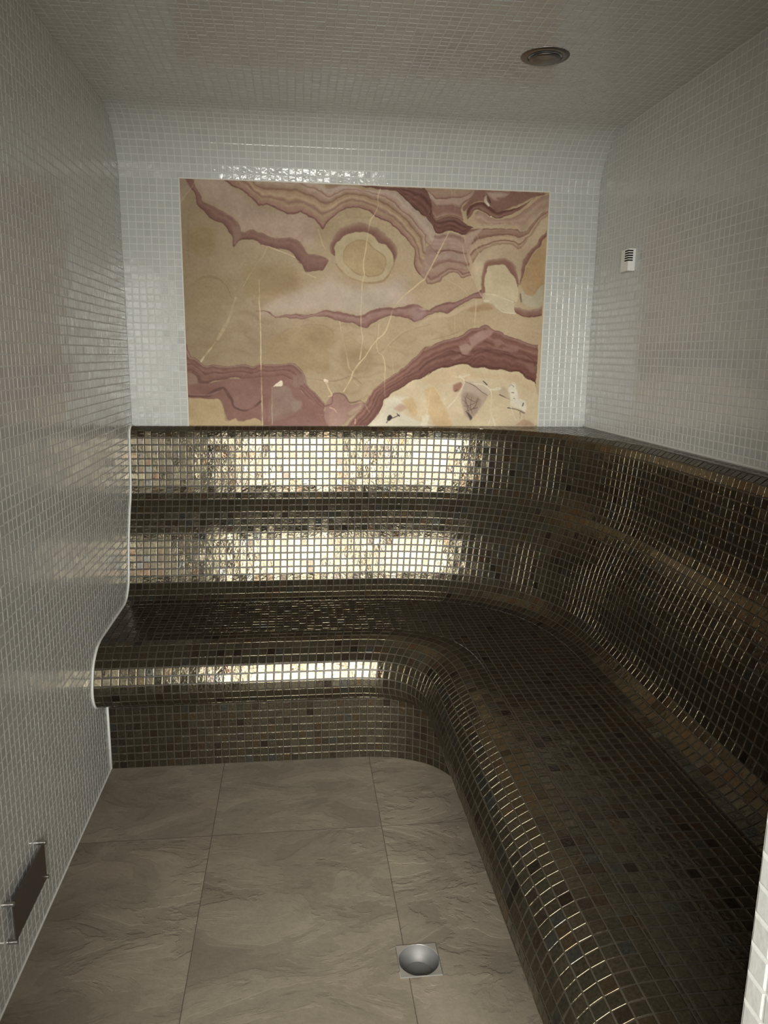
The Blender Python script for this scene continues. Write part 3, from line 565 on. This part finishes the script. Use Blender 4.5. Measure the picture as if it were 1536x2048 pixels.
# cove and ceiling: one mosaic running from the top of the slab over the cove to the entrance
RC = .225; a0 = math.radians(3)
cc = (YB-RC*math.cos(a0)*1.0, PZ1-RC*math.sin(a0))
prof = [(YB, PZ1)]
for k in range(1, 25):
    a = a0+(math.pi/2-a0)*k/24; prof.append((YB-RC*math.cos(a0)+RC*math.cos(a)-0, PZ1-RC*math.sin(a0)+RC*math.sin(a)))
prof[0] = (YB, PZ1); ztop = prof[-1][1]; prof.append((YF, ztop))
ZTOP = ztop
pl = resample(prof, ncell(length(prof)))
nx = ncell(XR-XL); xs = np.linspace(XL, XR, nx+1)
P = np.zeros((nx+1, len(pl), 3)); P[..., 0] = xs[:, None]; P[..., 1] = pl[None, :, 0]; P[..., 2] = pl[None, :, 1]
ms = Mosaic(); ms.lattice(P, **WT)
struct(ms.build('ceiling', M_WHITE, M_WGROUT), 'white mosaic ceiling with a rounded cove at the back')

# entrance wall with the open doorway (inner face mosaic, jambs mosaic, outer face plaster)
YO = .56
ms = Mosaic()
for x0, x1, z0, z1 in ((XL, DL, 0, ZTOP), (DR, XR, 0, ZTOP), (DL, DR, DZ, ZTOP)):
    ms.lattice(grid((x0, YF, z0), (x1-x0, 0, 0), (0, 0, z1-z0), ncell(x1-x0, .0385), ncell(z1-z0, .0385)), flip=True, **WT)
JT = dict(grout=.0040, h=.0016, bev=.0022, tilt=.006)
ms.lattice(grid((DR, YO, 0), (0, YF-YO, 0), (0, 0, DZ), 4, ncell(DZ, .0385)), flip=True, **JT)
ms.lattice(grid((DL, YO, 0), (0, YF-YO, 0), (0, 0, DZ), 4, ncell(DZ, .0385)), **JT)
ms.lattice(grid((DL, YO, DZ), (DR-DL, 0, 0), (0, YF-YO, 0), ncell(DR-DL, .0385), 4), flip=True, **JT)
struct(ms.build('wall_entrance', M_WHITE, M_WGROUT), 'entrance wall with white mosaic door jamb')
# outer room in front of the steam room (its daylight is what shines in)
AX0, AX1, AY0, AZ = -2.8, 1.9, -2.6, 3.7
def flat_struct(name, boxes, mat, label):
    bm = bmesh.new()
    for b in boxes: add_box(bm, *b)
    return struct(bm_obj(name, bm, mat), label)
flat_struct('wall_outer_room', [(AX0, DL-.001, YO-.03, YO, 0, AZ), (DR+.001, AX1, YO-.03, YO, 0, AZ), (DL-.001, DR+.001, YO-.03, YO, DZ+.001, AZ),
    (AX0-.05, AX0, AY0, YO, 0, AZ), (AX1, AX1+.05, AY0, YO, 0, AZ)], M_PLASTER, 'plaster walls of the room outside the doorway')
wl = [AX0-.05]+[q for w_ in WINS for q in w_[:2]]+[AX1+.05]
flat_struct('wall_window', [(wl[k], wl[k+1], WINY-.12, WINY, 0, AZ) for k in range(0, len(wl), 2)]+[(w_[0], w_[1], WINY-.12, WINY, z0, z1) for w_ in WINS for z0, z1 in ((0, WINZ0), (WINZ1, AZ))], M_PLASTER, 'wall with the wide window')
for k, (x0, x1, _) in enumerate(WINS):
    flat_struct('window_%d' % (k+1), [(x0, x0+.03, WINY-.01, WINY+.03, WINZ0, WINZ1), (x1-.03, x1, WINY-.01, WINY+.03, WINZ0, WINZ1), (x0, x1, WINY-.01, WINY+.03, WINZ1-.03, WINZ1), (x0, x1, WINY-.01, WINY+.03, WINZ0, WINZ0+.03)], M_PLASTIC, 'white window frame')
flat_struct('ceiling_outer_room', [(AX0-.05, AX1+.05, AY0-.12, YO, AZ, AZ+.05)], M_PLASTER, 'ceiling of the room outside')

# floor with a square opening for the drain
FX, FY, FS = .294, 1.631, .0535
def quad_ring(bm, x0, x1, y0, y1, z):
    xs_ = [x0, FX-FS, FX+FS, x1]; ys_ = [y0, FY-FS, FY+FS, y1]
    v = [[bm.verts.new((x, y, z)) for y in ys_] for x in xs_]
    for i in range(3):
        for j in range(3):
            if (i, j) != (1, 1): bm.faces.new((v[i][j], v[i+1][j], v[i+1][j+1], v[i][j+1]))
    c = [v[1][1], v[2][1], v[2][2], v[1][2]]; lo = [bm.verts.new((q.co.x, q.co.y, -.08)) for q in c]
    for k in range(4): bm.faces.new((c[k], lo[k], lo[(k+1) % 4], c[(k+1) % 4]))
bm = bmesh.new(); quad_ring(bm, XL-.02, XR+.02, YO, YB+.02, 0)
struct(bm_obj('floor', bm, M_FLOOR), 'grey brown slate look tiled floor')

flat_struct('floor_outer_room', [(AX0-.05, AX1+.05, AY0-.12, YO-.001, -.06, 0)], simple('dark_outer_floor', (.10, .09, .08), .6, 0, .3, .2, 20), 'floor of the room outside')

# ---------------- onyx slab ----------------
NX, NY = 760, 491
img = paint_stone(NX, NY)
lum = img.mean(-1, keepdims=True); wd = np.clip((150-lum)/50, 0, 1)*.16; img = img*(1-wd)+np.array([156, 116, 100])*wd
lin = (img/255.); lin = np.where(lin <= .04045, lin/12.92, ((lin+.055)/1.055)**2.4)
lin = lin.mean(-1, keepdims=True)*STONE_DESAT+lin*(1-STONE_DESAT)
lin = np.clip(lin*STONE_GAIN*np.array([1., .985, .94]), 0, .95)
gx = np.linspace(PX0, PX1, NX); gz = np.linspace(PZ1, PZ0, NY)
V = np.zeros((NY*NX, 3)); V[:, 0] = np.tile(gx, NY); V[:, 2] = np.repeat(gz, NX)
V = np.vstack([V, V+[0, .012, 0]])
idx = np.arange(NY*NX).reshape(NY, NX); n0 = NY*NX
F = np.stack([idx[:-1, :-1], idx[1:, :-1], idx[1:, 1:], idx[:-1, 1:]], -1).reshape(-1, 4)
rim = np.concatenate([idx[0, :], idx[1:, -1], idx[-1, -2::-1], idx[-2:0:-1, 0]])
S = np.stack([rim, np.roll(rim, -1), np.roll(rim, -1)+n0, rim+n0], -1)
F = np.vstack([F, S])
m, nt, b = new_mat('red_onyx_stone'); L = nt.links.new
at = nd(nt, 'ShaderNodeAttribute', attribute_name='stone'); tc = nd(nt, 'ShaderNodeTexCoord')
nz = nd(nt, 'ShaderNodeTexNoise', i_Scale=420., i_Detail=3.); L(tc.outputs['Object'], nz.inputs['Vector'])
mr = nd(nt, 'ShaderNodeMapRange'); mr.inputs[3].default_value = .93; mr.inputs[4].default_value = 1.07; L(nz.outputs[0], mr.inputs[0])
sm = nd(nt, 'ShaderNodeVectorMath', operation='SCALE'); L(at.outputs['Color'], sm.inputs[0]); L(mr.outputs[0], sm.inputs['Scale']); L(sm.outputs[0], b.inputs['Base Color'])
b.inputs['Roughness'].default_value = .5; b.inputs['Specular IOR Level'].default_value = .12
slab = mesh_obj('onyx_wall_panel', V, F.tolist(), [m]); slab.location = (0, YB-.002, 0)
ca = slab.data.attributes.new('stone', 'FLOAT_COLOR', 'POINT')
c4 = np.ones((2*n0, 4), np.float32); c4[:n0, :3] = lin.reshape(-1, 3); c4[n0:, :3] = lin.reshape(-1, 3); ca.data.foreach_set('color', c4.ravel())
tag(slab, 'large banded red and cream onyx stone slab set in the white back wall', 'wall panel')
# pale bead framing the slab
bm = bmesh.new()
add_box(bm, PX0-.005, PX1+.005, YB-.004, YB+.01, PZ1, PZ1+.005); add_box(bm, PX1, PX1+.006, YB-.004, YB+.01, PZ0, PZ1); add_box(bm, PX0-.004, PX0, YB-.003, YB+.01, PZ0, PZ1)
struct(bm_obj('trim_1', bm, simple('cream_bead', (.74, .70, .62), .5, 0, .3, .1, 100)), 'thin pale bead around the stone slab')

# ---------------- heated mosaic bench ----------------
XE = 1.272                                    # the right arm is set out from here
def fillet_path(d, n=160):
    """plan line at distance d from the walls: back arm, eased corner, right arm"""
    R = .8-.7*d; T = 1.22*R; h = .70*T; C = np.array([XE-d, YB-d])
    p0, p1, p2, p3 = C-[T, 0], C-[T-h, 0], C-[0, T-h], C-[0, T]
    t = np.linspace(0, 1, n)[:, None]
    return p0, (1-t)**3*p0+3*t*(1-t)**2*p1+3*t*t*(1-t)*p2+t**3*p3, p3
def columns(d, nA, nC, nB):
    p0, cv, p3 = fillet_path(d)
    A = np.linspace([XL+.0036, p0[1]], p0, nA+1); Cq = resample(cv, nC); B = np.linspace(p3, [p3[0], YF+.0036], nB+1)
    return np.vstack([A, Cq[1:], B[1:]])
def counts(dref, p=P_BENCH):
    p0, cv, p3 = fillet_path(dref); return ncell(p0[0]-XL, p), ncell(length(cv), p), ncell(p3[1]-YF, p)
def sweep(prof, dref):
    """prof: (n,2) of (distance from wall, height) -> (columns, rows, 3)"""
    cn = counts(dref); rows = []
    for d, z in prof: q = columns(d, *cn); rows.append(np.c_[q, np.full(len(q), z)])
    return np.stack(rows, 1)
BT = dict(grout=.0032, h=.0013, bev=.0018, tilt=.013)
def rows_of(pts, p=P_BENCH): s = smooth_line(pts); return resample(s, ncell(length(s), p))

bench = empty('mosaic_bench', (XL+.6, 2.9, 0))
tag(bench, 'L-shaped bronze gold mosaic bench with curved backrest against back and right walls', 'bench')
def place(o): o.parent = bench; o.matrix_parent_inverse = Matrix.Translation(-bench.location); return o

ZL = 1.1955
back_pts = BACK_PTS
ms = Mosaic((12, 34, 58, 90)); ms.lattice(sweep(rows_of(back_pts), .13), flip=True, **BT); place(ms.build('backrest', M_GOLD, M_BGROUT))
front_pts = FRONT_PTS
ms = Mosaic((12, 34, 58, 90)); ms.lattice(sweep(rows_of(front_pts), .80), flip=True, **BT); place(ms.build('rounded_front_edge', M_GOLD, M_BGROUT))
riser = resample([(.685, .300), (.685, 0)], ncell(.300, P_BENCH))
ms = Mosaic((12, 34, 58, 90)); ms.lattice(sweep(riser, .685), flip=True, **BT); place(ms.build('plinth', M_GOLD, M_BGROUT))

def side_dist(P, line):
    """signed distance of xy points to an open plan line; positive on the room side"""
    a, b = line[:-1], line[1:]; e = b-a; L2 = (e**2).sum(1)
    w_ = P[:, None, :]-a[None]; t = np.clip((w_*e).sum(-1)/L2, 0, 1); r = w_-t[..., None]*e
    k = np.argmin((r**2).sum(-1), 1); i = np.arange(len(P))
    cr = e[k, 0]*w_[i, k, 1]-e[k, 1]*w_[i, k, 0]
    return np.sqrt((r[i, k]**2).sum(-1))*np.where(cr < 0, 1, -1)
def ext(line):
    a = line[0]+(line[0]-line[1])/np.linalg.norm(line[0]-line[1])*.2; b = line[-1]+(line[-1]-line[-2])/np.linalg.norm(line[-1]-line[-2])*.2
    return np.vstack([a, line, b])
def clip(poly, val):
    out, n = [], len(poly)
    for i in range(n):
        a, b, fa, fb = poly[i], poly[(i+1) % n], val[i], val[(i+1) % n]
        if fa >= 0: out.append(a)
        if (fa >= 0) != (fb >= 0): out.append(a+(b-a)*fa/(fa-fb))
    return out
def area_(p): p = np.asarray(p); return .5*abs((p[:, 0]*np.roll(p[:, 1], -1)-p[:, 1]*np.roll(p[:, 0], -1)).sum())
def region_tiles(d_in, d_out, x0, x1, y0, y1, p=P_BENCH):
    """world-aligned square tiles cut to the plan strip between two distances from the walls"""
    lines = []
    if d_in is not None: lines.append((ext(columns(d_in, 2, 60, 2)), 1))
    if d_out is not None: lines.append((ext(columns(d_out, 2, 60, 2)), -1))
    xs_ = np.linspace(x0, x1, ncell(x1-x0, p)+1); ys_ = np.linspace(y0, y1, ncell(y1-y0, p)+1); out = []
    gxy = np.stack(np.meshgrid(xs_, ys_, indexing='ij'), -1); fl = gxy.reshape(-1, 2)
    dist = [side_dist(fl, l).reshape(gxy.shape[:2])*s_ for l, s_ in lines]
    for i in range(len(xs_)-1):
        for j in range(len(ys_)-1):
            ids = [(i, j), (i+1, j), (i+1, j+1), (i, j+1)]
            poly = [gxy[q] for q in ids]; vals = [[D[q] for q in ids] for D in dist]
            if any(max(v) <= 0 for v in vals): continue
            for k, (l, s_) in enumerate(lines):
                if min(vals[k]) >= 0 or len(poly) < 3: continue
                poly = clip(poly, side_dist(np.array(poly), l)*s_)
            if len(poly) >= 3 and area_(poly) > .12*p*p:
                # drop duplicate corners left by the cut
                q = [poly[0]]
                for v in poly[1:]:
                    if np.linalg.norm(v-q[-1]) > .0035: q.append(v)
                if np.linalg.norm(q[0]-q[-1]) < .0035: q.pop()
                if len(q) >= 3: out.append(q)
    return out
D_SI, D_SO, ZS = back_pts[-1][0], front_pts[0][0], back_pts[-1][1]
ms = Mosaic((12, 34, 58, 90)); ms.polys(region_tiles(D_SI, D_SO, XL+.0036, XR, YF+.0036, YB), ZS, BT['grout'], BT['h'], BT['bev'], .010)
cn = counts(.5); ci, co = columns(D_SI, *cn), columns(D_SO, *cn)
ms.bed(np.stack([np.c_[ci, np.full(len(ci), ZS)], np.c_[co, np.full(len(co), ZS)]], 1)); place(ms.build('seat', M_GOLD, M_BGROUT))
D_LE = back_pts[0][0]
ms = Mosaic((12, 34, 58, 90)); ms.polys(region_tiles(None, D_LE, XL+.0036, XR-.003, YF+.0036, YB-.003), back_pts[0][1], BT['grout'], BT['h'], BT['bev'], .010)
le = columns(D_LE, *cn); zz = np.full(len(le), back_pts[0][1])
p0_, cv_, p3_ = fillet_path(D_LE)
k0 = cn[0]; k1 = cn[0]+cn[1]; mid = (k0+k1)//2
far = np.array([[q[0]+(XR-p0_[0])*0, YB] for q in le]); 
for i in range(len(le)):
    if i <= k0: far[i] = (le[i, 0], YB-.002)
    elif i >= k1: far[i] = (XR-.002, le[i, 1])
    elif i <= mid: t = (i-k0)/(mid-k0); far[i] = (p0_[0]+(XR-.002-p0_[0])*t, YB-.002)
    else: t = (i-mid)/(k1-mid); far[i] = (XR-.002, YB-.002+(p3_[1]-YB)*t)
ms.bed(np.stack([np.c_[far, zz], np.c_[le, zz]], 1)); place(ms.build('top_ledge', M_GOLD, M_BGROUT))

# white silicone bead where the bench meets the left wall
def bead(name, dz, r, label):
    V_, F_ = tube([(XL+.003, YB-d, z) for d, z in dz], r); return struct(mesh_obj(name, V_, F_, [M_SEAL], smooth=[True]*len(F_)), label)
bead('trim_2', np.vstack([[(0.0, ZL+.002)], smooth_line(back_pts)+[.002, .001], smooth_line(front_pts[:-2])+[.003, 0]]), .0042, 'white bead along bench and left wall')
bead('trim_3', [(.687, .296), (.687, .15), (.687, .002)], .0045, 'white bead along the plinth and left wall')
V_, F_ = tube([(XL+.002, YF, .001), (XL+.002, YB-.685, .001)], .003); struct(mesh_obj('trim_4', V_, F_, [M_SEAL]), 'pale joint between left wall and floor')
V_, F_ = tube([(XR-.003, YF, ZL+.005), (XR-.003, YB, ZL+.005)], .006); struct(mesh_obj('trim_5', V_, F_, [M_WGROUT]), 'pale joint between right wall and bench ledge')

# ---------------- ceiling outlet ----------------
def lathe(prof, n=64):
    V_, F_ = [], []
    for k in range(n):
        a = 2*math.pi*k/n
        for r, z in prof: V_.append((r*math.cos(a), r*math.sin(a), z))
    m_ = len(prof)
    for k in range(n):
        for j in range(m_-1): F_.append((k*m_+j, k*m_+j+1, ((k+1) % n)*m_+j+1, ((k+1) % n)*m_+j))
    return V_, F_
m, nt, b = new_mat('turned_steel'); b.inputs['Base Color'].default_value = (.20, .185, .165, 1); b.inputs['Metallic'].default_value = 1; b.inputs['Roughness'].default_value = .34
b.inputs['Anisotropic'].default_value = .85
tg = nd(nt, 'ShaderNodeTangent', direction_type='RADIAL', axis='Z'); nt.links.new(tg.outputs[0], b.inputs['Tangent'])
tc = nd(nt, 'ShaderNodeTexCoord'); nz = nd(nt, 'ShaderNodeTexNoise', i_Scale=60.); nt.links.new(tc.outputs['Object'], nz.inputs['Vector'])
mr = nd(nt, 'ShaderNodeMapRange'); mr.inputs[3].default_value = .28; mr.inputs[4].default_value = .4; nt.links.new(nz.outputs[0], mr.inputs[0]); nt.links.new(mr.outputs[0], b.inputs['Roughness'])
M_TURN = m
cl = empty('ceiling_vent', (.763, 2.466, ZTOP)); cl.scale = (.92, .92, 1); tag(cl, 'round stainless steel disc outlet in the white mosaic ceiling', 'vent')
V_, F_ = lathe([(.080, .001), (.080, -.0015), (.0785, -.003), (.060, -.005), (.0565, -.0045), (.0555, .012)]); mesh_obj('flange_ring', V_, F_, [M_TURN], cl, smooth=[True]*len(F_))
V_, F_ = lathe([(.0, -.0125), (.034, -.0125), (.0495, -.0115), (.0512, -.010), (.0515, -.0075), (.049, -.0055), (.0, -.005)]); mesh_obj('centre_disc', V_, F_, [M_TURN], cl, smooth=[True]*len(F_))
V_, F_ = lathe([(.0, .010), (.0560, .010), (.0560, .016)]); mesh_obj('throat', V_, F_, [M_SLOT], cl)
V_, F_ = lathe([(.006, -.006), (.006, .012)]); mesh_obj('stem', V_, F_, [M_SLOT], cl)

# ---------------- temperature sensor on the right wall ----------------
sn = empty('temperature_sensor', (XR, 2.94, 1.83)); tag(sn, 'small white box sensor with dark louvre slots on the right wall', 'sensor')
SD, SY0, SY1, SH = SENS
bm = bmesh.new(); add_box(bm, -SD, -.001, SY0-2.94, SY1-2.94, 0, SH, .0015); bm_obj('housing', bm, M_PLASTIC, sn)
for k in range(5):
    z = SH*(.44+.107*k)
    bm = bmesh.new(); add_box(bm, -SD-.0006, -SD*.40, SY0-2.94-.0006, SY0-2.94+.002, z, z+.0052); add_box(bm, -SD-.0006, -SD+.002, SY0-2.94-.0006, SY0-2.94+.032, z, z+.0052)
    bm_obj('louvre_slot', bm, M_SLOT, sn)

# ---------------- steam outlet plate on the left wall ----------------
pl_ = empty('steam_outlet_cover', (XL, 1.753, .182)); tag(pl_, 'dark rectangular metal cover plate on steel standoffs low on the left wall', 'cover plate')
bm = bmesh.new(); add_box(bm, .0165, .020, -.114, .114, -.053, .053, .0008); bm_obj('plate', bm, M_DARK, pl_)
for y in (-.102, .104):
    for z in (-.046, .046):
        V_, F_ = [], []
        bm = bmesh.new(); r = bmesh.ops.create_cone(bm, cap_ends=True, segments=16, radius1=.0055, radius2=.0055, depth=.024)
        bmesh.ops.rotate(bm, verts=bm.verts, cent=(0, 0, 0), matrix=Matrix.Rotation(math.pi/2, 3, 'Y'))
        bmesh.ops.translate(bm, verts=bm.verts, vec=(.0118, y*1.12, z*1.1)); bm_obj('standoff', bm, M_STEEL, pl_)

# ---------------- floor drain ----------------
dr = empty('floor_drain', (FX, FY, 0)); tag(dr, 'square stainless steel floor drain with a round bowl', 'drain')
Rb = .0510; n = 48; V_, F_ = [], []
def sq(a): c, s_ = math.cos(a), math.sin(a); k = (FS-.001)/max(abs(c), abs(s_)); return (c*k, s_*k)
angs = sorted({2*math.pi*k/n+math.pi/4 for k in range(n)})
for a in angs:
    x, y = sq(a); V_ += [(x, y, -.004), (x, y, .0012), (x*.965, y*.965, .0018), (Rb*1.01*math.cos(a), Rb*1.01*math.sin(a), .0014), (Rb*math.cos(a), Rb*math.sin(a), 0)]
for k in range(n):
    for j in range(4): F_.append((k*5+j, ((k+1) % n)*5+j, ((k+1) % n)*5+j+1, k*5+j+1))
M_DRAIN = simple('drain_steel', (.70, .69, .65), .35, .8, .5, .1, 150, .1)
mesh_obj('frame', V_, F_, [M_DRAIN], dr)
bowl = [(Rb*1.0, .0008), (Rb*.985, -.004), (Rb*.95, -.012), (Rb*.88, -.022), (Rb*.80, -.029), (Rb*.70, -.034), (Rb*.66, -.036)]
V_, F_ = lathe(bowl, n); mesh_obj('bowl', V_, F_, [simple('bowl_steel', (.20, .197, .19), .58, .5, .35, .1, 150)], dr, smooth=[True]*len(F_))
V_, F_ = lathe([(Rb*.68, -.037), (Rb*.66, -.035), (0, -.035)], n); mesh_obj('cap_disc', V_, F_, [simple('cap_plastic', (.16, .16, .15), .4, 0, .5, .1, 80)], dr)
